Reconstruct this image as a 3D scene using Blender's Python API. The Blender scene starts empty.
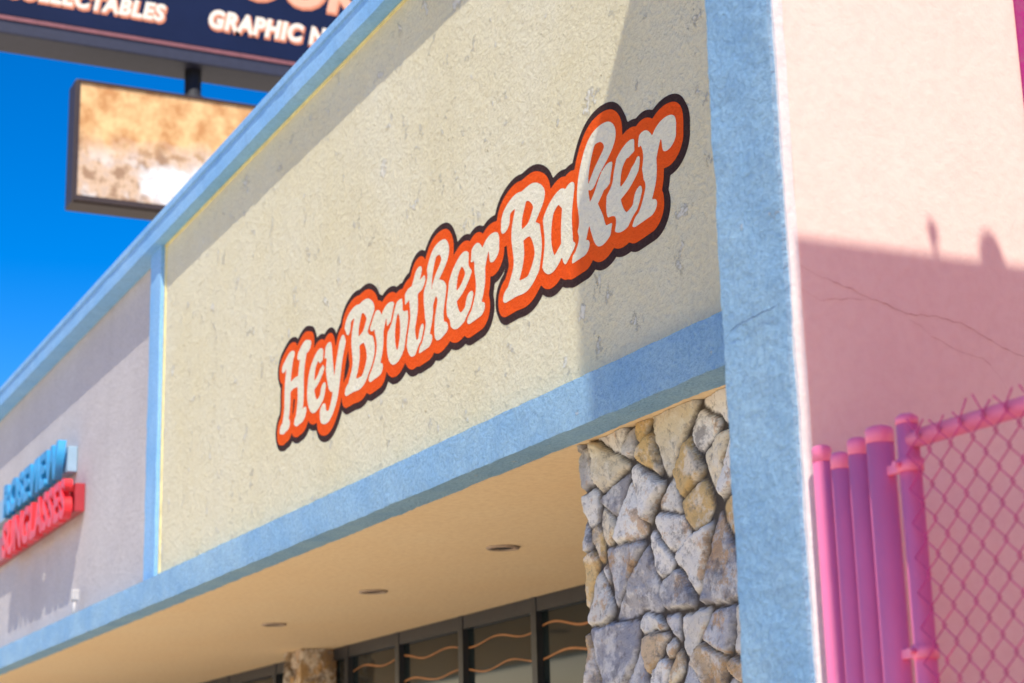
import bpy, bmesh, math, random
import numpy as np
from mathutils import Vector, Matrix, noise
random.seed(7); np.random.seed(7)
scene = bpy.context.scene
COL = scene.collection
scene.view_settings.view_transform = 'Standard'
scene.view_settings.look = 'None'
scene.view_settings.exposure = 0

# ------------------------------------------------------------------ camera
F = 1829.0
RIGHT = Vector((.4381, .8985, -.0254)).normalized()
FWD = Vector((-.8672, .43, .2513)); FWD = (FWD - RIGHT*FWD.dot(RIGHT)).normalized()
UP = RIGHT.cross(FWD).normalized()
EYE = 1.6
CAM = Vector((0, -3, EYE))
cd = bpy.data.cameras.new('camera'); cam = bpy.data.objects.new('camera', cd); COL.objects.link(cam)
back = -FWD
cam.matrix_world = Matrix(((RIGHT.x, UP.x, back.x, CAM.x), (RIGHT.y, UP.y, back.y, CAM.y), (RIGHT.z, UP.z, back.z, CAM.z), (0, 0, 0, 1)))
cd.sensor_width = 36; cd.lens = F/1024*36; cd.clip_end = 2000; cd.clip_start = .05
cd.dof.use_dof = True; cd.dof.focus_distance = 5.6; cd.dof.aperture_fstop = 4.1
scene.camera = cam

def ray(u, v): return RIGHT*(u-512) - UP*(v-341.5) + FWD*F
def onX(u, v, X): r = ray(u, v); return CAM + r*((X-CAM.x)/r.x)
def onY(u, v, Y): r = ray(u, v); return CAM + r*((Y-CAM.y)/r.y)
def onZ(u, v, Z): r = ray(u, v); return CAM + r*((Z-CAM.z)/r.z)

# ------------------------------------------------------------------ light
L = Vector((-2.307, .90, -3.387)).normalized()
sd = bpy.data.lights.new('sun', 'SUN'); sd.energy = 5.0; sd.angle = math.radians(.45); sd.color = (1, .94, .82)
so = bpy.data.objects.new('sun', sd); COL.objects.link(so); so.location = (10, -5, 30)
so.rotation_mode = 'QUATERNION'; so.rotation_quaternion = L.to_track_quat('-Z', 'Y')
w = bpy.data.worlds.new('World'); scene.world = w; w.use_nodes = True
nt = w.node_tree; bg = nt.nodes['Background']
sky = nt.nodes.new('ShaderNodeTexSky'); sky.sky_type = 'NISHITA'; sky.sun_disc = False
sky.sun_elevation = math.asin(-L.z); sky.sun_rotation = math.atan2(-L.x, -L.y)
sky.air_density = 1.0; sky.dust_density = .2; sky.ozone_density = 3.5
gm = nt.nodes.new('ShaderNodeGamma'); gm.inputs['Gamma'].default_value = 1.32
hs = nt.nodes.new('ShaderNodeHueSaturation'); hs.inputs['Saturation'].default_value = 1.32
tn = nt.nodes.new('ShaderNodeMix'); tn.data_type = 'RGBA'; tn.blend_type = 'MULTIPLY'; tn.inputs[0].default_value = 1; tn.inputs[7].default_value = (.86, .66, .74, 1)
nt.links.new(sky.outputs[0], gm.inputs['Color']); nt.links.new(gm.outputs[0], hs.inputs['Color']); nt.links.new(hs.outputs[0], tn.inputs[6])
# warm fill light added as a bright band low around the sky
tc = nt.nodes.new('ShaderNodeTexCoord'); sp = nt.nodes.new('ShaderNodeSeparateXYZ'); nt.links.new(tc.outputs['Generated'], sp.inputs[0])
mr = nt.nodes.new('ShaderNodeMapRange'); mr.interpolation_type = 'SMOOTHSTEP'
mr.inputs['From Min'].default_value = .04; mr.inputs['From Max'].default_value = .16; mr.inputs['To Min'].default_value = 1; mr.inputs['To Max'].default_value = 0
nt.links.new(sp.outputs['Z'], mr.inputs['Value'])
fill_band = nt.nodes.new('ShaderNodeMix'); fill_band.data_type = 'RGBA'; fill_band.inputs[7].default_value = (16.0, 13.4, 8.6, 1)
nt.links.new(mr.outputs[0], fill_band.inputs[0]); nt.links.new(tn.outputs[2], fill_band.inputs[6]); nt.links.new(fill_band.outputs[2], bg.inputs[0])
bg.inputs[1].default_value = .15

# ------------------------------------------------------------------ materials
def new_mat(name):
    m = bpy.data.materials.new(name); m.use_nodes = True
    n = m.node_tree; b = n.nodes['Principled BSDF']; return m, n, b
def N(n, t, **kw):
    x = n.nodes.new(t)
    for k, v in kw.items(): setattr(x, k, v)
    return x
def noise_node(n, src, scale, detail=6, rough=.6):
    t = N(n, 'ShaderNodeTexNoise'); t.inputs['Scale'].default_value = scale
    t.inputs['Detail'].default_value = detail; t.inputs['Roughness'].default_value = rough
    n.links.new(src, t.inputs['Vector']); return t.outputs['Fac']
def ramp(n, src, a, b):
    r = N(n, 'ShaderNodeMapRange'); r.inputs['From Min'].default_value = a; r.inputs['From Max'].default_value = b
    n.links.new(src, r.inputs['Value']); return r.outputs['Result']
def mix(n, fac, a, b, mode='MIX'):
    m = N(n, 'ShaderNodeMix', data_type='RGBA', blend_type=mode)
    if isinstance(fac, float): m.inputs[0].default_value = fac
    else: n.links.new(fac, m.inputs[0])
    for i, c in ((6, a), (7, b)):
        if isinstance(c, tuple): m.inputs[i].default_value = (*c, 1)
        else: n.links.new(c, m.inputs[i])
    return m.outputs[2]
def math_n(n, op, a, b):
    m = N(n, 'ShaderNodeMath', operation=op)
    for i, c in ((0, a), (1, b)):
        if isinstance(c, (int, float)): m.inputs[i].default_value = c
        else: n.links.new(c, m.inputs[i])
    return m.outputs[0]
def stucco(name, c1, c2, var=1.3, bump=.6, dist=.008, grain=42, flake=None, fl_lo=.60, dirt=.25, dirtcol=(.25, .22, .18), rough=.9, pits=True, lump=.6, speck=.28, fscale=5.5):
    m, n, b = new_mat(name)
    pos = N(n, 'ShaderNodeNewGeometry').outputs['Position']
    v = ramp(n, noise_node(n, pos, var, 6, .65), .3, .7)
    col = mix(n, v, c1, c2)
    fine = noise_node(n, pos, grain, 7, .7); mid = noise_node(n, pos, grain*.28, 5, .6)
    h = math_n(n, 'ADD', math_n(n, 'MULTIPLY', fine, .75), math_n(n, 'MULTIPLY', mid, lump))
    col = mix(n, math_n(n, 'MULTIPLY', ramp(n, fine, .58, .36), speck), col, dirtcol)
    if flake:
        fl = ramp(n, noise_node(n, pos, fscale, 11, .72), fl_lo, fl_lo+.015)
        col = mix(n, math_n(n, 'MULTIPLY', fl, .75), col, flake)
        h = math_n(n, 'ADD', h, math_n(n, 'MULTIPLY', fl, .25))
    if pits:
        vo = N(n, 'ShaderNodeTexVoronoi'); vo.inputs['Scale'].default_value = 24
        n.links.new(pos, vo.inputs['Vector'])
        sel = ramp(n, noise_node(n, pos, 3.1, 3, .5), .54, .64)
        p = math_n(n, 'MULTIPLY', ramp(n, vo.outputs['Distance'], .16, .05), sel)
        h = math_n(n, 'SUBTRACT', h, math_n(n, 'MULTIPLY', p, .45))
        col = mix(n, math_n(n, 'MULTIPLY', p, .3), col, dirtcol)
    mp = N(n, 'ShaderNodeMapping'); mp.inputs['Scale'].default_value = (3.5, 3.5, .35); n.links.new(pos, mp.inputs['Vector'])
    st = ramp(n, noise_node(n, mp.outputs[0], 1.6, 6, .65), .52, .8)
    col = mix(n, math_n(n, 'MULTIPLY', st, dirt), col, dirtcol)
    bp = N(n, 'ShaderNodeBump'); bp.inputs['Strength'].default_value = bump; bp.inputs['Distance'].default_value = dist
    n.links.new(h, bp.inputs['Height']); n.links.new(bp.outputs[0], b.inputs['Normal'])
    n.links.new(col, b.inputs['Base Color']); b.inputs['Roughness'].default_value = rough
    b.inputs['Specular IOR Level'].default_value = .2
    return m
def plain(name, c, rough=.5, metal=0, var=.15, scale=12, bump=0., spec=.5):
    m, n, b = new_mat(name)
    pos = N(n, 'ShaderNodeNewGeometry').outputs['Position']
    f = noise_node(n, pos, scale, 5, .6)
    col = mix(n, ramp(n, f, .3, .7), tuple(x*(1-var) for x in c), tuple(min(1, x*(1+var)) for x in c))
    n.links.new(col, b.inputs['Base Color']); b.inputs['Roughness'].default_value = rough; b.inputs['Metallic'].default_value = metal
    b.inputs['Specular IOR Level'].default_value = spec
    if bump:
        bp = N(n, 'ShaderNodeBump'); bp.inputs['Strength'].default_value = bump; bp.inputs['Distance'].default_value = .004
        n.links.new(noise_node(n, pos, 60, 5, .6), bp.inputs['Height']); n.links.new(bp.outputs[0], b.inputs['Normal'])
    return m

M = {}
M['cream'] = stucco('cream_stucco', (.94, .84, .54), (.98, .91, .66), 1.3, 1.0, .023, 50, flake=(.98, .94, .80), fl_lo=.60, dirt=.15, dirtcol=(.55, .45, .28), lump=.95, speck=.26, fscale=7)
M['grey'] = stucco('grey_stucco', (.60, .55, .54), (.71, .66, .64), .9, .9, .014, 50, dirt=.10)
M['blue'] = stucco('blue_stucco', (.32, .60, .90), (.49, .76, .95), 2.8, 1.0, .026, 70, flake=(.74, .86, .94), fl_lo=.645, dirt=.18, dirtcol=(.13, .30, .54), pits=False, lump=.65, speck=.38, fscale=7)
M['bluecap'] = stucco('blue_cap_paint', (.24, .52, .86), (.36, .63, .92), 2.0, .5, .008, 60, flake=(.7, .80, .88), fl_lo=.66, dirt=.3, dirtcol=(.10, .2, .35), pits=False)
M['strip'] = stucco('pale_sunlit_corner', (.88, .80, .76), (.92, .86, .82), 2.0, .6, .008, 50, dirt=.15, dirtcol=(.5, .5, .55), pits=False)  # sunlit wall edge at the corner, its brightness put into this paler colour
M['pink'] = stucco('peach_stucco', (.97, .70, .60), (.98, .77, .67), .8, .5, .006, 40, dirt=.10, dirtcol=(.76, .42, .36), pits=False, speck=.15)
M['magenta'] = stucco('magenta_paint', (.36, .02, .18), (.42, .035, .22), 1.5, .4, .006, 40, dirt=.1, pits=False)
M['coral'] = stucco('coral_bounce', (.96, .22, .20), (.98, .28, .25), .8, .4, .006, 30, dirt=.1, pits=False)  # for the added pylon, chosen to bounce pink onto the shaded wall
M['soffit'] = stucco('tan_soffit', (.96, .71, .42), (.97, .76, .48), .7, .25, .004, 30, dirt=.10, dirtcol=(.65, .42, .22), pits=False)
M['yellow'] = plain('yellow_rim', (.88, .76, .36), .7)
LT = dict(bump=.9, dist=.018, grain=50, lump=.95)
M['l_cream'] = stucco('cream_lettering', (.96, .88, .64), (.98, .91, .70), 2, dirt=.06, dirtcol=(.5, .42, .30), pits=False, speck=.14, **LT)
M['l_orange'] = stucco('orange_lettering', (1.0, .095, .004), (1.0, .125, .008), 2, dirt=.0, dirtcol=(.8, .07, .01), pits=False, speck=.10, **LT)
M['l_dark'] = stucco('dark_brown_lettering', (.036, .014, .014), (.055, .022, .02), 2, dirt=.15, dirtcol=(.12, .08, .06), pits=False, **LT)
M['fence'] = plain('pink_fence_paint', (1.0, .24, .42), .36, 0, .04, 9, .15, .4)
M['wire'] = plain('pink_wire', (.62, .05, .24), .5, 0, .2, 30)
M['frame'] = plain('dark_window_frame', (.03, .035, .045), .4)
M['glass'] = plain('dark_window_glass', (.012, .02, .024), .06, 0, .3, 2, 0, .35)
M['wave'] = plain('orange_wave_reflection', (.42, .19, .07), .6)  # colour of the orange reflections drawn on the shop glass
M['navy'] = plain('navy_sign_face', (.008, .015, .05), .5, 0, .2, .7, 0, .15)
M['signbody'] = plain('dark_sign_body', (.03, .03, .05), .5)
M['signline'] = plain('red_sign_line', (.26, .09, .09), .5)
M['white'] = plain('cream_sign_lettering', (.97, .80, .62), .5, 0, .05)
M['sedge'] = plain('orange_sign_edging', (.82, .28, .13), .5, 0, .05)
M['salmon'] = plain('salmon_sign_lettering', (.96, .46, .28), .5, 0, .05)
M['brown'] = plain('brown_sign_frame', (.05, .028, .02), .5)
M['steel'] = plain('dark_pole_steel', (.03, .03, .035), .5)
M['sblue'] = plain('blue_channel_letter', (.04, .34, .66), .4)
M['spale'] = plain('pale_blue_backing', (.34, .50, .62), .4, 0, .05)
M['sred'] = plain('red_channel_letter', (.88, .03, .04), .4)
M['spink'] = plain('dark_red_backing', (.48, .04, .05), .4, 0, .05)
M['whitebox'] = plain('pale_grey_fitting', (.55, .52, .50), .5)
M['crack'] = plain('crack_shadow', (.66, .36, .29), .95)
M['crackblue'] = plain('blue_crack_shadow', (.12, .20, .32), .95)
M['concrete'] = stucco('pale_concrete', (.76, .62, .42), (.82, .68, .48), .6, .3, .004, 20, dirt=.2, dirtcol=(.45, .37, .28), pits=False)
M['asphalt'] = stucco('asphalt', (.05, .05, .05), (.07, .07, .068), .4, .5, .006, 60, dirt=.1, dirtcol=(.03, .03, .03), pits=False)
M['earth'] = stucco('dry_ground', (.38, .31, .21), (.44, .36, .25), .1, .3, .01, 5, dirt=.1, pits=False)
M['roof'] = plain('roof_felt', (.35, .34, .33), .9)
M['can'] = plain('lamp_can', (.03, .025, .02), .6)
M['rim'] = plain('lamp_rim', (.45, .33, .24), .5)

def stone_mat():
    m, n, b = new_mat('flagstone')
    at = N(n, 'ShaderNodeAttribute'); at.attribute_name = 'Col'
    pos = N(n, 'ShaderNodeNewGeometry').outputs['Position']
    n1 = noise_node(n, pos, 8, 9, .7); n2 = noise_node(n, pos, 34, 8, .7); n3 = noise_node(n, pos, 5.5, 8, .74); n4 = noise_node(n, pos, 6.7, 8, .72)
    col = mix(n, math_n(n, 'MULTIPLY', ramp(n, n1, .48, .57), .55), at.outputs['Color'], (.99, .94, .84))
    col = mix(n, math_n(n, 'MULTIPLY', ramp(n, n3, .545, .60), .65), col, (.60, .33, .11))
    col = mix(n, math_n(n, 'MULTIPLY', ramp(n, n4, .45, .38), .65), col, (.20, .18, .18))
    col = mix(n, math_n(n, 'MULTIPLY', ramp(n, n2, .47, .33), .6), col, (.13, .105, .09))
    col = mix(n, at.outputs['Alpha'], (.08, .064, .05), col)
    bp = N(n, 'ShaderNodeBump'); bp.inputs['Strength'].default_value = .9; bp.inputs['Distance'].default_value = .013
    n.links.new(math_n(n, 'ADD', n2, n1), bp.inputs['Height']); n.links.new(bp.outputs[0], b.inputs['Normal'])
    n.links.new(col, b.inputs['Base Color']); b.inputs['Roughness'].default_value = .75
    b.inputs['Specular IOR Level'].default_value = .3
    return m
M['stone'] = stone_mat()

def picture_mat(y0, y1, z0, z1):
    m, n, b = new_mat('faded_sign_picture')
    pos = N(n, 'ShaderNodeNewGeometry').outputs['Position']
    sx = N(n, 'ShaderNodeSeparateXYZ'); n.links.new(pos, sx.inputs[0])
    h = ramp(n, sx.outputs['Z'], z0, z1); hy = ramp(n, sx.outputs['Y'], y0, y1)
    n1 = noise_node(n, pos, 2.6, 4, .55); n2 = noise_node(n, pos, 3.8, 6, .65); n3 = noise_node(n, pos, 6.5, 4, .6)
    top = mix(n, ramp(n, n2, .36, .64), (.62, .28, .08), (.95, .60, .25))
    brn = mix(n, ramp(n, n3, .42, .56), (.42, .24, .12), (.80, .54, .32))
    bot = mix(n, ramp(n, math_n(n, 'ADD', n1, math_n(n, 'MULTIPLY', hy, .30)), .53, .68), brn, (.92, .88, .80))
    bot = mix(n, math_n(n, 'MULTIPLY', ramp(n, n3, .53, .62), .5), bot, (.55, .40, .30))
    f = ramp(n, math_n(n, 'ADD', h, math_n(n, 'MULTIPLY', n1, .5)), .60, .84)
    col = mix(n, f, bot, top)
    n.links.new(col, b.inputs['Base Color']); b.inputs['Roughness'].default_value = .35
    return m

# ------------------------------------------------------------------ object helpers
def tag(o, label=None, cat=None, group=None, kind=None):
    if label: o['label'] = label
    if cat: o['category'] = cat
    if group: o['group'] = group
    if kind: o['kind'] = kind
    return o
def empty(name, loc=(0, 0, 0)):
    o = bpy.data.objects.new(name, None); o.empty_display_size = .1; COL.objects.link(o); o.location = loc; return o
def link(name, me, mat, parent=None, smooth=False):
    o = bpy.data.objects.new(name, me); COL.objects.link(o); me.materials.append(mat)
    if smooth:
        for p in me.polygons: p.use_smooth = True
    if parent:
        o.parent = parent
        pl = Vector((0, 0, 0)); q = parent
        while q: pl += q.location; q = q.parent
        o.location = -pl
    return o
def from_data(name, vs, fs, mat, parent=None, smooth=False):
    me = bpy.data.meshes.new(name); me.from_pydata([tuple(v) for v in vs], [], fs); me.update()
    return link(name, me, mat, parent, smooth)
def from_bm(name, bm, mat, parent=None, smooth=False):
    me = bpy.data.meshes.new(name); bm.normal_update(); bm.to_mesh(me); bm.free(); return link(name, me, mat, parent, smooth)
def bx(bm, x0, x1, y0, y1, z0, z1, bevel=0):
    r = bmesh.ops.create_cube(bm, size=1)
    for v in r['verts']:
        v.co = Vector((x0+(v.co.x+.5)*(x1-x0), y0+(v.co.y+.5)*(y1-y0), z0+(v.co.z+.5)*(z1-z0)))
    if bevel:
        es = list({e for v in r['verts'] for e in v.link_edges})
        bmesh.ops.bevel(bm, geom=es, offset=bevel, segments=2, affect='EDGES', profile=.6)
def box(name, x0, x1, y0, y1, z0, z1, mat, parent=None, bevel=0):
    bm = bmesh.new(); bx(bm, x0, x1, y0, y1, z0, z1, bevel); return from_bm(name, bm, mat, parent)
def rough_box(name, x0, x1, y0, y1, z0, z1, sx, sy, sz, r, amp, mat, parent=None, freq=9):
    nx = max(1, round((x1-x0)/sx)); ny = max(1, round((y1-y0)/sy)); nz = max(1, round((z1-z0)/sz))
    idx = {}; vs = []; fs = []
    lo = Vector((x0+r, y0+r, z0+r)); hi = Vector((x1-r, y1-r, z1-r))
    def vert(i, j, k):
        key = (i, j, k)
        if key in idx: return idx[key]
        p = Vector((x0+(x1-x0)*i/nx, y0+(y1-y0)*j/ny, z0+(z1-z0)*k/nz))
        c = Vector((min(max(p.x, lo.x), hi.x), min(max(p.y, lo.y), hi.y), min(max(p.z, lo.z), hi.z)))
        d = p-c
        if d.length > 1e-6: p = c+d.normalized()*r
        p = p + noise.noise_vector(p*freq)*amp + noise.noise_vector(p*freq*4.3)*amp*.6
        idx[key] = len(vs); vs.append(p); return idx[key]
    for i in range(nx):
        for j in range(ny):
            fs.append((vert(i, j, 0), vert(i, j+1, 0), vert(i+1, j+1, 0), vert(i+1, j, 0)))
            fs.append((vert(i, j, nz), vert(i+1, j, nz), vert(i+1, j+1, nz), vert(i, j+1, nz)))
        for k in range(nz):
            fs.append((vert(i, 0, k), vert(i+1, 0, k), vert(i+1, 0, k+1), vert(i, 0, k+1)))
            fs.append((vert(i, ny, k), vert(i, ny, k+1), vert(i+1, ny, k+1), vert(i+1, ny, k)))
    for j in range(ny):
        for k in range(nz):
            fs.append((vert(0, j, k), vert(0, j, k+1), vert(0, j+1, k+1), vert(0, j+1, k)))
            fs.append((vert(nx, j, k), vert(nx, j+1, k), vert(nx, j+1, k+1), vert(nx, j, k+1)))
    o = from_data(name, vs, fs, mat, parent, True)
    o.data.set_sharp_from_angle(angle=math.radians(50))
    return o
def add_tube(vs, fs, pts, r, n=8, caps=True):
    pts = [Vector(p) for p in pts]; rings = []
    ref = None
    for i, p in enumerate(pts):
        d = (pts[min(i+1, len(pts)-1)]-pts[max(i-1, 0)]).normalized()
        if ref is None: ref = d.orthogonal().normalized()
        a = (ref-d*ref.dot(d)).normalized(); ref = a; b2 = d.cross(a)
        rr = r[i] if isinstance(r, (list, tuple)) else r
        base = len(vs)
        for k in range(n):
            t = 2*math.pi*k/n; vs.append(p+(a*math.cos(t)+b2*math.sin(t))*rr)
        rings.append(base)
    for q in range(len(rings)-1):
        A, B = rings[q], rings[q+1]
        for k in range(n): fs.append((A+k, A+(k+1) % n, B+(k+1) % n, B+k))
    if caps:
        fs.append(tuple(rings[0]+k for k in reversed(range(n)))); fs.append(tuple(rings[-1]+k for k in range(n)))
def tube(name, pts, r, mat, parent=None, n=20, smooth=True):
    vs, fs = [], []; add_tube(vs, fs, pts, r, n); o = from_data(name, vs, fs, mat, parent, False)
    if smooth:
        for p in o.data.polygons: p.use_smooth = len(p.vertices) == 4
    return o
def text_mesh(name, body, mat, parent, mtx, size, sxs=1.0, extrude=.01, offset=0., align='LEFT', spacing=1.0, shear=0.):
    cu = bpy.data.curves.new('lettering', 'FONT'); cu.body = body; cu.size = size; cu.extrude = extrude; cu.offset = offset
    cu.align_x = align; cu.space_character = spacing; cu.resolution_u = 4; cu.shear = shear
    t = bpy.data.objects.new('tmp', cu); COL.objects.link(t); bpy.context.view_layer.update()
    me = bpy.data.meshes.new_from_object(t.evaluated_get(bpy.context.evaluated_depsgraph_get()))
    bpy.data.objects.remove(t); me.name = name
    me.materials.clear()
    me.transform(mtx @ Matrix.Diagonal((sxs, 1, 1, 1)))
    return link(name, me, mat, parent)
def frame_mtx(xa, ya, org):
    xa = Vector(xa); ya = Vector(ya); za = xa.cross(ya)
    return Matrix(((xa.x, ya.x, za.x, org[0]), (xa.y, ya.y, za.y, org[1]), (xa.z, ya.z, za.z, org[2]), (0, 0, 0, 1)))

# ------------------------------------------------------------------ setting: ground
g = box('ground', -600, 600, -600, 600, -.3, -.16, M['earth']); tag(g, kind='structure')
g = box('road', -300, 300, -30, -18.2, -.17, -.14, M['asphalt']); tag(g, kind='structure')
g = box('pavement', -300, 300, -18.2, 30, -.2, 0, M['concrete']); tag(g, kind='structure')

# ------------------------------------------------------------------ shop building
PF = -.90                        # front of the pilaster
XR = -1.416*(3+PF); XL = -1.530*(3+PF)     # right / left edge of the pilaster
SC = (3+PF)/2.4
B = empty('shop_building', (XR, 0, 0))
tag(B, 'cream stucco shopfront with light blue trim, stone pillar and peach side wall', 'building')
ZL0 = EYE+1.286; ZP0 = EYE+1.297; ZL1 = EYE+1.456; ZC0 = EYE+3.608; ZC1 = EYE+3.757
XT0, XT1 = -11.27, -11.02
box('cream_panel', XT1-.01, XL-.002, 0, .2, ZL1-.05, ZC0+.05, M['cream'], B)
box('grey_panel', -19.5, XT1-.012, .045, .2, ZL1-.05, ZC0+.05, M['grey'], B)
rough_box('trim_strip', XT0, XT1, -.03, .18, ZL1-.03, ZC0+.03, .06, .04, .05, .006, .003, M['bluecap'], B)
rough_box('ledge', -19.5, XL+.02, -.08, .06, ZL0, ZL1, .03, .03, .025, .004, .0036, M['blue'], B)
cap = rough_box('parapet_cap', -19.5, XL+.02, -.082, .3, ZC0, ZC1, .05, .06, .045, .006, .003, M['bluecap'], B)
box('flashing', -19.5, XL+.02, -.092, .31, ZC1-.035, ZC1+.010, M['bluecap'], cap, .004)
box('yellow_strip', XT1+.002, XL-.004, -.008, .01, ZC0-.016, ZC0-.002, M['yellow'], B)  # lit yellow rim below the cap, put into the colour of a strip
box('yellow_strip', XT1+.006, XT1+.04, -.006, .01, ZL1+.005, ZC0-.02, M['yellow'], B)
rough_box('pilaster', XL, XR, PF, .12, 0, EYE+5.45, .009, .05, .009, .003, .0035, M['blue'], B, 10)
sw = box('side_wall', XL+.06, XR-.006, .10, 14, 0, EYE+5.3, M['pink'], B)
box('peach_return', XR-.03, XR+.006, PF+.036, .3, 0, EYE+5.44, M['pink'], B)
rough_box('sunlit_corner_strip', XR-.03, XR+.009, PF+.011, PF+.036, 0, EYE+5.44, .02, .0125, .02, .003, .002, M['strip'], B)  # sunlit corner edge, painted as a pale strip
box('soffit', -19.5, XL+.01, .02, 2.5, ZP0, ZP0+.1, M['soffit'], B)
box('roof', -19.5, XL, .31, 14, ZC0-.2, ZC0-.1, M['roof'], B)
box('end_wall', -19.5, -19.3, .21, 14, 0, ZC0, M['grey'], B)
box('rear_wall', -19.5, XL, 13.8, 14, 0, ZC0, M['grey'], B)
m_ = onX(1011, 0, XR)
box('magenta_band', XR-.02, XR+.012, m_.y, 6, 0, EYE+5.2, M['magenta'], sw)

# cracks in the render
def crack(name, pts, wdt, nrm_axis, parent, mat, jitter=.011, n=26):
    P = [Vector(p) for p in pts]; out = []
    for a, b in zip(P[:-1], P[1:]):
        for k in range(n):
            t = k/n; p = a.lerp(b, t)
            q = noise.noise_vector(p*14)*jitter + noise.noise_vector(p*55)*jitter*.4
            if nrm_axis == 'X': q.x = 0
            else: q.y = 0
            out.append(p+q)
    vs = []; fs = []
    for i, p in enumerate(out):
        ww = wdt*(.35+.65*abs(noise.noise(p*30))*1.6)*math.sin(math.pi*(i+.6)/(len(out)+.2))**.4
        vs += [p+Vector((0, 0, ww)), p-Vector((0, 0, ww))]
        if i: fs.append((2*i-2, 2*i-1, 2*i+1, 2*i))
    return from_data(name, vs, fs, mat, parent)
xw = XR+.007
crack('wall_crack', [onX(u, v, xw) for u, v in ((797, 264), (840, 286), (872, 296), (905, 312), (960, 322), (1024, 356), (1060, 372))], .0012, 'X', sw, M['crack'])
crack('wall_crack', [onX(u, v, xw) for u, v in ((800, 283), (820, 300), (850, 302), (872, 296))], .0009, 'X', sw, M['crack'])
crack('wall_crack', [onX(u, v, xw) for u, v in ((905, 312), (930, 340), (985, 360), (1012, 392))], .0008, 'X', sw, M['crack'])
yp = PF-.006
crack('pilaster_crack', [onY(u, v, yp) for u, v in ((727, 338), (745, 322), (758, 312), (780, 303))], .0022, 'Y', B, M['crackblue'])
crack('pilaster_crack', [onY(u, v, yp) for u, v in ((745, 322), (752, 345), (749, 372))], .0018, 'Y', B, M['crackblue'])

# ------------------------------------------------------------------ stone facing: slabs made by splitting the face again and again
PAL = [(.96, .90, .80), (.86, .80, .69), (.56, .53, .52), (.97, .92, .84), (.82, .57, .25), (.72, .54, .34), (.42, .40, .41), (.92, .80, .58), (.95, .90, .81), (.54, .52, .52)]
def poly_area(p):
    return .5*sum(p[i][0]*p[(i+1) % len(p)][1]-p[(i+1) % len(p)][0]*p[i][1] for i in range(len(p)))
def split(p, c, d):
    n_ = (-d[1], d[0]); A, Bq = [], []
    for i in range(len(p)):
        q, r = p[i], p[(i+1) % len(p)]
        a = (q[0]-c[0])*n_[0]+(q[1]-c[1])*n_[1]; b = (r[0]-c[0])*n_[0]+(r[1]-c[1])*n_[1]
        if a >= 0: A.append(q)
        if a <= 0: Bq.append(q)
        if a*b < 0:
            t = a/(a-b); x = (q[0]+t*(r[0]-q[0]), q[1]+t*(r[1]-q[1])); A.append(x); Bq.append(x)
    return [z for z in (A, Bq) if len(z) >= 3]
def slabs(x0, x1, z0, z1, rng, amin, amax):
    out = []; todo = [[(x0, z0), (x1, z0), (x1, z1), (x0, z1)]]
    while todo:
        p = todo.pop(); a = poly_area(p)
        P = np.array(p); c = P.mean(0); q = P-c
        wv, V = np.linalg.eigh(q.T @ q); long_ = V[:, 1]
        el = math.sqrt(wv[1]/max(wv[0], 1e-9))
        if a < math.exp(rng.uniform(math.log(amin), math.log(amax))) and (el < 2.2 or a < amin*.7): out.append(p); continue
        ang = math.atan2(long_[1], long_[0])+math.pi/2+rng.normal(0, .30)
        s = math.sqrt(max(wv[1], 1e-9)/len(p)); off = rng.uniform(-.38, .38)*s
        c = c+long_*off
        todo += split(p, c, (math.cos(ang), math.sin(ang)))
    return out
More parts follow.
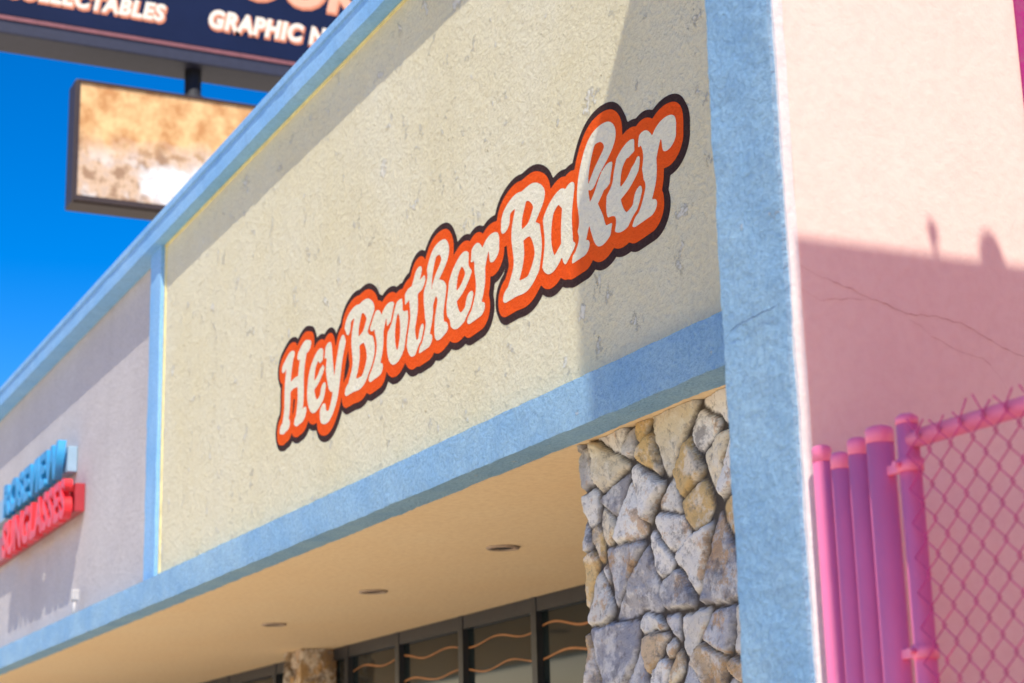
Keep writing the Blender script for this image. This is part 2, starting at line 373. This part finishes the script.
def stone_pillar(name, x0, x1, y, z0, z1, step, parent, seed, depth=.5, tint=(1, 1, 1), amin=.017, amax=.115):
    rng = np.random.RandomState(seed)
    nx = int((x1-x0)/step)+1; nz = int((z1-z0)/step)+1
    xs = np.linspace(x0, x1, nx); zs = np.linspace(z0, z1, nz)
    GX, GZ = np.meshgrid(xs, zs, indexing='ij')
    wob = np.zeros((nx, nz, 3))
    for i in range(nx):
        for k in range(nz):
            p = Vector((xs[i]*6, 3, zs[k]*6)); q = noise.noise_vector(p)*.020 + noise.noise_vector(p*3.6)*.009 + noise.noise_vector(p*9)*.003
            wob[i, k] = q
    wx, wz = GX+wob[..., 0], GZ+wob[..., 2]
    PS_ = slabs(x0-.15, x1+.15, z0-.15, z1+.1, rng, amin, amax)
    edge = np.full(GX.shape, -9.); idx = np.zeros(GX.shape, int)
    for i, p in enumerate(PS_):
        e = np.full(GX.shape, 9.)
        for k in range(len(p)):
            a, b = p[k], p[(k+1) % len(p)]; l = math.hypot(b[0]-a[0], b[1]-a[1])
            if l < 1e-6: continue
            d = -((b[1]-a[1])*(wx-a[0])-(b[0]-a[0])*(wz-a[1]))/l
            h = np.clip(.5+.5*(e-d)/.032, 0, 1); e = e*(1-h)+d*h-.032*h*(1-h)      # softened minimum rounds the corners
        u = e > edge; idx = np.where(u, i, idx); edge = np.maximum(edge, e)
    K = len(PS_); cx = np.array([np.mean([q[0] for q in p]) for p in PS_]); cz = np.array([np.mean([q[1] for q in p]) for p in PS_])
    gap = rng.uniform(.000, .005, K)[idx]
    mk = np.clip((edge-gap)/.010, 0, 1)
    tx = rng.uniform(-.08, .08, K); tz = rng.uniform(-.08, .08, K); hh = rng.uniform(.014, .034, K)
    H = mk*(hh[idx]+tx[idx]*(GX-cx[idx])+tz[idx]*(GZ-cz[idx]))
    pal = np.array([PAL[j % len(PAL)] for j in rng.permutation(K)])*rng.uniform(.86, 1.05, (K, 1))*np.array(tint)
    vs = []
    for i in range(nx):
        for k in range(nz):
            q = idx[i, k]*3.3
            f = noise.noise(Vector((xs[i]*5+q, q, zs[k]*6))); led = math.floor(f*5)/5      # cleft faces stepped into small ledges
            g2 = noise.noise(Vector((xs[i]*13-q, q, zs[k]*11))); led2 = math.floor(g2*3)/3
            h = H[i, k] + mk[i, k]*(.015*led + .007*led2 + .005*g2) + .002*noise.noise(Vector((xs[i]*45, 5, zs[k]*45)))
            vs.append((xs[i], y-h, zs[k]))
    fs = [(i*nz+k, (i+1)*nz+k, (i+1)*nz+k+1, i*nz+k+1) for i in range(nx-1) for k in range(nz-1)]
    base = len(vs)                      # close the sides back to the core
    vs += [(x0, y+depth, z) for z in zs] + [(x1, y+depth, z) for z in zs]
    for k in range(nz-1):
        fs.append((k, k+1, base+k+1, base+k))
        e = (nx-1)*nz; fs.append((e+k+1, e+k, base+nz+k, base+nz+k+1))
    me = bpy.data.meshes.new(name); me.from_pydata(vs, [], fs); me.update()
    at = me.color_attributes.new('Col', 'FLOAT_COLOR', 'POINT')
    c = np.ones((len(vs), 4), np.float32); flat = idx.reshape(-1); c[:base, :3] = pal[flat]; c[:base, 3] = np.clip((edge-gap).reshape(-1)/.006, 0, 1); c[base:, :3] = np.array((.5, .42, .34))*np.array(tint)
    at.data.foreach_set('color', c.reshape(-1))
    return link(name, me, M['stone'], parent, True)
px0 = onY(579, 470, .10).x
stone_pillar('stone_pillar', px0, XL+.01, .13, 0, ZP0-.002, .0078, B, 44, 1.2)
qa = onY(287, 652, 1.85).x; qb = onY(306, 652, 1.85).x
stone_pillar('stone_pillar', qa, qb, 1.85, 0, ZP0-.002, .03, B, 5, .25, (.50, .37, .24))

# ------------------------------------------------------------------ storefront glazing
YS = 2.12
mull = [onY(u, 640, YS).x for u in (352, 403, 467, 541, 606)]
xsn = [-19.2, -17.7, -16.2, -14.9, mull[0]] + mull[1:] + [mull[-1]+1.2, mull[-1]+2.4, XL-.1]
for a, b in zip(xsn[:-1], xsn[1:]):
    bm = bmesh.new(); e = .035
    bx(bm, a, a+e, YS-.05, YS+.05, .45, ZP0-.001); bx(bm, b-e+.001, b-.002, YS-.05, YS+.05, .45, ZP0-.001)
    bx(bm, a+e, b-e, YS-.045, YS+.045, ZP0-.09, ZP0-.002); bx(bm, a+e, b-e, YS-.045, YS+.045, .45, .53); bx(bm, a+e, b-e, YS-.04, YS+.04, 2.16, 2.22)
    wn = from_bm('window', bm, M['frame'], B)
    box('pane', a+e-.005, b-e+.005, YS-.006, YS+.006, .5, ZP0-.08, M['glass'], wn)
    if a > -14 and b < -8:  # orange reflections in the glass, drawn as painted ribbons before the panes
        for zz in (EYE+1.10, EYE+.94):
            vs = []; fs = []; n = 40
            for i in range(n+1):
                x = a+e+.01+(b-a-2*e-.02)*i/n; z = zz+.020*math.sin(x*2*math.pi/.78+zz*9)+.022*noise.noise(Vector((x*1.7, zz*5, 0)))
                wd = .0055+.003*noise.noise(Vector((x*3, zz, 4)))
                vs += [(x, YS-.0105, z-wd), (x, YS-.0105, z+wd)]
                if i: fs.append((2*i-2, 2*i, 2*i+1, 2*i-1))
            from_data('wavy_reflection', vs, fs, M['wave'], wn)
box('stall_riser', -19.3, XL-.05, YS-.06, YS+.06, 0, .449, M['grey'], B)

# recessed lights under the soffit
lt = ['nearest recessed soffit light, beside the stone pillar', 'middle recessed soffit light of the three', 'farthest recessed soffit light, above the distant windows']
for (u, v), lb in zip(((503, 547), (373, 591), (274, 624)), lt):
    p = onZ(u, v, ZP0)
    t = empty('recessed_light', p); tag(t, lb, 'light', 'recessed lights in the tan soffit')
    vs = []; fs = []; n = 28; prof = [(.058, -.002), (.062, -.012), (.082, -.010), (.086, -.001)]
    for i in range(n):
        a = 2*math.pi*i/n
        for r, z in prof: vs.append((p.x+r*math.cos(a), p.y+r*math.sin(a), p.z+z))
    for i in range(n):
        for k in range(3): A = i*4+k; C_ = ((i+1) % n)*4+k; fs.append((A, A+1, C_+1, C_))
    from_data('rim', vs, fs, M['rim'], t, True)
    vs = []; fs = []
    for i in range(n):
        a = 2*math.pi*i/n; vs.append((p.x+.06*math.cos(a), p.y+.06*math.sin(a), p.z-.005))
    fs = [tuple(range(n))]
    from_data('lamp_can', vs, fs, M['can'], t)

# ------------------------------------------------------------------ painted lettering (broad nib strokes -> filled contours)
def crv(pts, n=10):
    P = [np.array(p, float) for p in pts]
    if len(P) == 2: return [P[0]*(1-t)+P[1]*t for t in np.linspace(0, 1, 5)]
    Q = [2*P[0]-P[1]]+P+[2*P[-1]-P[-2]]; out = []
    for i in range(1, len(Q)-2):
        for t in np.linspace(0, 1, n, endpoint=False):
            a, b, c, d = Q[i-1], Q[i], Q[i+1], Q[i+2]
            out.append(.5*((2*b)+(-a+c)*t+(2*a-5*b+4*c-d)*t*t+(-a+3*b-3*c+d)*t**3))
    out.append(P[-1]); return out
def ell(cx, cz, rx, rz, ra, rb):
    out = []
    for i in range(29):
        a = 2*math.pi*i/28; out.append((cx+rx*math.cos(a), cz+rz*math.sin(a), rb+(ra-rb)*abs(math.cos(a))))
    return [np.array(p) for p in out]
GL = {   # wavy hand-drawn strokes: swelling stems, curled tops, ball ends
 'H': [[(.03, .0, .060), (.05, .12, .050), (.04, .25, .050), (.055, .42, .056)], [(-.01, .0, .042), (.07, .0, .040)], [(-.03, .40, .040), (.04, .45, .044), (.085, .45, .036)],
       [(.24, .0, .060), (.252, .12, .050), (.24, .25, .050), (.262, .42, .056)], [(.21, .0, .042), (.29, .0, .044), (.315, .02, .036)], [(.20, .42, .036), (.26, .46, .044), (.325, .44, .042)], [(.05, .215, .040), (.14, .235, .038), (.24, .225, .040)]],
 'e': [[(.06, .135, .026), (.14, .17, .028), (.195, .24, .038), (.13, .31, .042), (.045, .245, .052), (.035, .11, .056), (.1, .018, .048), (.19, .04, .038), (.215, .095, .036)]],
 'y': [[(-.025, .255, .040), (.025, .31, .044), (.055, .2, .052), (.10, .09, .044), (.14, .07, .036)], [(.225, .30, .056), (.185, .18, .050), (.15, .0, .050), (.085, -.085, .042), (.01, -.075, .046), (-.01, -.03, .042)]],
 'B': [[(.035, .01, .062), (.085, .13, .050), (.055, .28, .050), (.08, .42, .056)], [(-.005, .0, .042), (.09, .0, .040)], [(-.05, .345, .042), (-.045, .42, .044), (.015, .458, .044), (.08, .45, .040)],
       [(.07, .452, .040), (.17, .45, .046), (.240, .36, .054), (.18, .262, .030), (.1, .235, .028)], [(.1, .235, .028), (.2, .23, .034), (.272, .125, .060), (.19, .006, .046), (.07, .0, .040)]],
 'r': [[(.03, .01, .060), (.075, .12, .048), (.05, .25, .052), (.01, .31, .042), (-.025, .27, .040)], [(-.005, .0, .042), (.09, .005, .038)], [(.075, .17, .028), (.115, .29, .042), (.18, .295, .054), (.195, .235, .048)]],
 'o': None, 'a': None,
 't': [[(.10, .42, .044), (.065, .3, .052), (.075, .19, .048), (.05, .09, .054), (.095, .008, .048), (.16, .03, .038), (.18, .085, .034)], [(-.035, .26, .042), (.0, .315, .038), (.08, .31, .036), (.17, .335, .044)]],
 'h': [[(.03, .01, .060), (.07, .13, .048), (.045, .26, .046), (.06, .40, .044), (.10, .49, .040), (.18, .49, .044), (.21, .40, .042), (.12, .275, .028)],
       [(.07, .16, .028), (.13, .25, .040), (.20, .205, .052), (.18, .10, .050), (.195, .02, .056), (.25, .02, .036)], [(-.005, .0, .042), (.08, .002, .038)]],
 'k': [[(.03, .01, .060), (.072, .13, .048), (.048, .26, .046), (.065, .41, .046), (.11, .51, .042), (.20, .505, .048), (.235, .41, .044), (.12, .265, .028)],
       [(.08, .13, .030), (.16, .195, .040), (.225, .27, .052), (.25, .22, .040)], [(.125, .16, .038), (.165, .08, .050), (.215, .008, .050), (.285, .045, .038)], [(-.005, .0, .042), (.08, .002, .038)]],
}
def glyph(ch):
    if ch == 'o': return [ell(.098, .152, .076, .134, .052, .040)]
    if ch == 'a': return [crv([(.19, .25, .028), (.13, .30, .040), (.045, .245, .050), (.03, .11, .054), (.09, .014, .044), (.19, .075, .026)]), crv([(.205, .295, .050), (.195, .18, .046), (.205, .08, .048), (.225, .012, .044), (.272, .045, .034)])]
    return [crv(s) for s in GL[ch]]
LAY = [('H', .15, 0), ('e', .515, 0), ('y', .745, 0), ('B', 1.075, 0), ('r', 1.375, 0), ('o', 1.56, 0), ('t', 1.76, 0), ('h', 1.935, 0), ('e', 2.205, 0), ('r', 2.445, 0),
       ('B', 2.78, 0), ('a', 3.06, 0), ('k', 3.325, 0), ('e', 3.575, 0), ('r', 3.785, 0)]
LEAN = .12; ZB = EYE+1.945; S0 = -2.95*3; ZS = .84
def zmap(z): return z*ZS if z < .31 else (.31+(z-.31)*.72)*ZS
step = .0062
gx = np.arange(-.20, 4.35, step); gz = np.arange(-.28, .68, step)
GX, GZ = np.meshgrid(gx, gz, indexing='ij')
NA, NBW, NT = .052, .0285, math.radians(20)
CT, ST = math.cos(NT), math.sin(NT)
U_ = GX*CT+GZ*ST; V_ = -GX*ST+GZ*CT
def sdf(strokes, R):
    D = np.full(GX.shape, 9.)
    for s in strokes:
        for a, b in zip(s[:-1], s[1:]):
            k = (.5*(a[2]+b[2])/.055)**.85
            A = NA*k+R; Bw = NBW*k**.5+R
            au, av = (a[0]*CT+a[1]*ST)/A, (-a[0]*ST+a[1]*CT)/Bw
            bu, bv = (b[0]*CT+b[1]*ST)/A, (-b[0]*ST+b[1]*CT)/Bw
            i0 = max(0, int((min(a[0], b[0])-A-.06-gx[0])/step)); i1 = int((max(a[0], b[0])+A+.06-gx[0])/step)+2
            u, v = U_[i0:i1]/A, V_[i0:i1]/Bw
            du, dv = bu-au, bv-av; l2 = du*du+dv*dv+1e-12
            t = np.clip(((u-au)*du+(v-av)*dv)/l2, 0, 1)
            D[i0:i1] = np.minimum(D[i0:i1], (np.hypot(u-au-t*du, v-av-t*dv)-1)*math.sqrt(A*Bw))
    return D
def contour(name, D, y, mat, parent):
    nx, nz = D.shape; ins = D < 0; vs = []; fs = []; cache = {}
    def cv(i, j):
        k = (i, j)
        if k not in cache: cache[k] = len(vs); vs.append((S0+gx[i], y, ZB+gz[j]))
        return cache[k]
    def ev(i, j, p, q):
        k = (min((i, j), (p, q)), max((i, j), (p, q)))
        if k not in cache:
            a, b = D[i, j], D[p, q]; t = a/(a-b)
            cache[k] = len(vs); vs.append((S0+gx[i]*(1-t)+gx[p]*t, y, ZB+gz[j]*(1-t)+gz[q]*t))
        return cache[k]
    cand = ins[:-1, :-1] | ins[1:, :-1] | ins[:-1, 1:] | ins[1:, 1:]
    for i, j in zip(*np.nonzero(cand)):
        c = [(i, j), (i+1, j), (i+1, j+1), (i, j+1)]; poly = []
        for k in range(4):
            a, b = c[k], c[(k+1) % 4]
            if ins[a]: poly.append(cv(*a))
            if ins[a] != ins[b]: poly.append(ev(*a, *b))
        if len(poly) >= 3: fs.append(tuple(poly))
    return from_data(name, vs, fs, mat, parent)
LG = empty('painted_lettering', (S0+2, 0, ZB)); tag(LG, 'bubble lettering in cream, orange and dark brown painted on the cream panel', 'sign')
letters = []; allst = []
for q, (ch, s, dz) in enumerate(LAY):
    st = []
    for k in glyph(ch): st.append([np.array((p[0]+s+LEAN*p[1], zmap(p[1])+dz, p[2])) for p in k])
    letters.append(sdf(st, 0.)); allst += st
cut = []
for q, d in enumerate(letters):                                 # keep a thin orange gap between neighbours
    e = d
    for r_ in (q-1, q+1):
        if 0 <= r_ < len(letters): e = np.maximum(e, (d-letters[r_])*.5+.009)
    cut.append(e)
ring = sdf(allst, .044)
def shifted(D, dx, dz):
    E = np.full(D.shape, 9.); i, j = round(dx/step), round(dz/step)
    E[i:, :D.shape[1]-j] = D[:D.shape[0]-i, j:]; return E
ring = np.minimum(ring, shifted(ring, .0, .013))
outer = sdf(allst, .071)
outer = np.minimum(outer, shifted(outer, .014, .020))
contour('dark_outline', outer, -.0008, M['l_dark'], LG)
contour('orange_outline', ring, -.0016, M['l_orange'], LG)
for q, d in enumerate(cut): contour('letter', d, -.0024-.0003*(q % 2), M['l_cream'], LG)

# ------------------------------------------------------------------ channel letter signs on the grey bay
yb = -.10
def box_sign(name, lb, u, vt, vb, body, m_face, m_back, sxs):
    xr = onY(u, (vt+vb)/2, yb).x; zt = onY(37, vt, yb).z; zb = onY(37, vb, yb).z; hgt = zt-zb
    t = empty(name, (xr-2, .04, zb)); tag(t, lb, 'sign')
    box('backing', xr-4.6, xr-.01, -.03, .042, zb+hgt*.12, zt-hgt*.14, m_back, t, .006)
    text_mesh('lettering', body, m_face, t, frame_mtx((1, 0, 0), (0, 0, 1), (xr, yb+.02, zb)), hgt*1.37, sxs, .03, .014, 'RIGHT', 1.06)
box_sign('shop_sign', 'row of blue raised letters on the grey bay, above the red letters', 58, 459, 491, 'ROSEVIEW', M['sblue'], M['spale'], 1.15)
box_sign('shop_sign', 'row of red raised letters on the grey bay, below the blue letters', 65, 499, 534, 'SUNGLASSES', M['sred'], M['spink'], 1.0)
p = onY(74, 612, -.02)
t = empty('small_floodlight', p); tag(t, 'small pale fitting standing on the blue ledge below the red sign', 'light')
tube('stem', [(p.x, -.02, ZL1-.004), (p.x, -.02, ZL1+.12)], .014, M['whitebox'], t)
box('lamp_head', p.x-.022, p.x+.022, -.045, .012, ZL1+.12, ZL1+.20, M['whitebox'], t, .01)

# ------------------------------------------------------------------ pole signs beyond the building
XS = -21.5
a = onX(0, 37, XS); b = onX(310, 75, XS); zl = onX(150, 56, XS).z; zr = onX(150, 40, XS).z
pp = onX(193, 75, XS-.3)
PS = empty('pole_sign', (XS-.3, pp.y, 0)); tag(PS, 'dark navy pole sign with cream and salmon lettering at upper left', 'sign')
box('sign_box', XS-.6, XS, a.y-1.6, b.y+3.2, zl, zl+2.9, M['signbody'], PS, .02)
box('sign_face', XS-.05, XS+.012, a.y-1.5, b.y+3.1, zr+.03, zl+2.8, M['navy'], PS)
box('edge_line', XS-.05, XS+.02, a.y-1.5, b.y+3.1, zr-.04, zr+.01, M['signline'], PS)
tube('pole', [(XS-.3, pp.y, -.2), (XS-.3, pp.y, zl+.02)], .11, M['steel'], PS)
def stxt(body, u, v, size, mat, sxs=1.0, off=.012):
    q = onX(u, v, XS+.016)
    t_ = text_mesh('lettering', body, mat, PS, frame_mtx((0, 1, 0), (0, 0, 1), (XS+.020, q.y, q.z)), size, sxs, .004, off, 'LEFT', 1.10, .22)
    text_mesh('lettering_edge', body, M['sedge'], t_, frame_mtx((0, 1, 0), (0, 0, 1), (XS+.0145, q.y+.015, q.z-.02)), size, sxs, .002, off+.014, 'LEFT', 1.10, .22)
stxt('COLLECTABLES', 2, -6, .31, M['white'], .87, .015)
stxt('BOOKS', 203, -12, .72, M['salmon'], 1.0, .03)
stxt('GRAPHIC NOVELS', 207, 26, .34, M['white'], .84, .018)
tl = onX(78, 78, XS); bl = onX(72, 203, XS)
zt = tl.z; zb = onX(120, 207, XS).z; y0 = tl.y-.02; y1 = onX(300, 98, XS).y
P2 = empty('picture_sign', (XS-.3, pp.y, zb)); tag(P2, 'brown framed picture sign in gold and white hung under the navy sign', 'sign')
box('sign_box', XS-.4, XS-.02, y0, y1, zb, zt, M['brown'], P2, .02)
bm = bmesh.new(); e = .05; eb = .085
bx(bm, XS-.06, XS+.03, y0+.02, y1-.02, zt-e, zt-.02); bx(bm, XS-.06, XS+.03, y0+.02, y1-.02, zb+.02, zb+eb)
bx(bm, XS-.06, XS+.03, y0+.02, y0+e, zb+eb, zt-e); bx(bm, XS-.06, XS+.03, y1-e, y1-.02, zb+eb, zt-e)
from_bm('frame', bm, M['brown'], P2)
box('picture', XS-.04, XS+.004, y0+e-.01, y1-e+.01, zb+eb-.01, zt-e+.01, picture_mat(y0, y1, zb, zt), P2)
tube('hanger', [(XS-.3, pp.y, zt-.03), (XS-.3, pp.y, zt+.08)], .16, M['steel'], P2)

# ------------------------------------------------------------------ pink fence
YF = PF+.022
def fpost(u, rad, vtop, lb):
    rad *= SC
    x = onY(u, 560, YF).x; zt = onY(u-4, vtop, YF).z
    t = empty('fence_post', (x, YF, 0)); tag(t, lb, 'post', 'pink posts beside the gate')
    tube('post', [(x, YF, 0), (x, YF, zt-.03)], rad, M['fence'], t, 24)
    tube('post_cap', [(x, YF, zt-.032), (x, YF, zt-.008), (x, YF, zt-.002), (x, YF, zt+.001)], [rad*1.03, rad*1.03, rad*.9, rad*.6], M['fence'], t, 24)
    return x, zt
fpost(829, .0220, 445, 'thin pink metal post touching the blue corner of the wall')
fpost(847.5, .0215, 452, 'slim pink metal post, second from the blue pilaster')
fpost(866, .0225, 437, 'slim pink metal post next to the thick pink post')
fpost(889, .0300, 425, 'thick pink metal post beside the chain link gate')
xg = onY(918, 560, YF).x; zg = onY(908, 424, YF).z; XG1 = XR+1.6-.06
GT = empty('chain_link_gate', (xg, YF, 0)); tag(GT, 'pink chain link gate with tubular frame against the shaded peach wall', 'gate')
rs = .0235*SC; rr_ = .0195*SC
tube('stile', [(xg, YF, .08), (xg, YF, zg+.01)], rs, M['fence'], GT, 20)
tube('stile_cap', [(xg, YF, zg), (xg, YF, zg+.012), (xg, YF, zg+.019)], [rs*1.04, rs*1.04, rs*.6], M['fence'], GT, 20)
tube('stile', [(XG1, YF, .08), (XG1, YF, zg+.01)], rs, M['fence'], GT, 20)
tube('rail', [(xg, YF, zg-.031), (XG1, YF, zg-.031)], rr_, M['fence'], GT, 20)
tube('rail', [(xg, YF, .12), (XG1, YF, .12)], rr_, M['fence'], GT, 20)
for vv in (462, 652):
    z = onY(922, vv, YF).z
    hg = tube('hinge', [(xg, YF, z-.012), (xg, YF, z+.012)], .0245, M['fence'], GT, 20)
    box('hinge_tab', xg-.07, xg-.022, YF-.008, YF+.008, z-.009, z+.009, M['fence'], hg, .003)
    tube('bolt', [(xg+.0, YF-.038, z), (xg, YF-.021, z)], .006, M['fence'], hg, 8)
vs = []; fs = []; cw = .034*SC; k = 0; x = xg+.024
ztop = zg-.002
while x < XG1-.03:
    pts = []; n = int((ztop-.1)/(cw*1.05))
    for i in range(n+1):
        s = (i+k) % 2
        pts.append((x+(cw+.0018 if s else -.0018), YF-.021+(.003 if s else -.003), ztop-i*cw*1.05))
    pts[0] = (pts[0][0]*.6+pts[1][0]*.4+random.uniform(-.004, .004), pts[0][1]+random.uniform(-.005, .005), pts[0][2]+random.uniform(-.011, .011))
    add_tube(vs, fs, pts, .0017, 5, True); x += cw; k += 1
from_data('wire_mesh', vs, fs, M['wire'], GT, False)

# ------------------------------------------------------------------ unseen pylon added to shade the side wall and bounce pink onto it
DX = 1.6; XN = XR+DX; kx = -L.y/L.x; kz = L.z/L.x
zsh = onX(900, 252, XR).z
HN = zsh+DX*kz; YN = PF+.030-DX*kx
NB = empty('shade_pylon', (XN, YN+.4, 0)); tag(NB, 'unseen coral pylon added right of the pink gate to shade the wall', 'pylon')
box('shade_slab', XN, XN+.6, YN, YN+2.0, 0, HN, M['coral'], NB, .01)
def caster_at(u, v, o):  # added stub and dome throw the two bumps on the shadow's edge
    q = onX(u, v, XR); return q.y-(DX+o)*kx, q.z+(DX+o)*kz
y_, z_ = caster_at(932, 232, .03)
tube('shadow_stub', [(XN+.03, y_, HN-.05), (XN+.03, y_, z_-.02)], .006, M['steel'], NB, 10)
tube('shadow_stub', [(XN+.03, y_, z_-.03), (XN+.03, y_, z_)], [.012, .014], M['steel'], NB, 10)
y_, z_ = caster_at(990, 244, .08)
tube('shadow_dome', [(XN+.08, y_, HN-.05), (XN+.08, y_, z_-.04), (XN+.08, y_, z_-.015), (XN+.08, y_, z_)], [.037, .033, .025, .011], M['steel'], NB, 14)
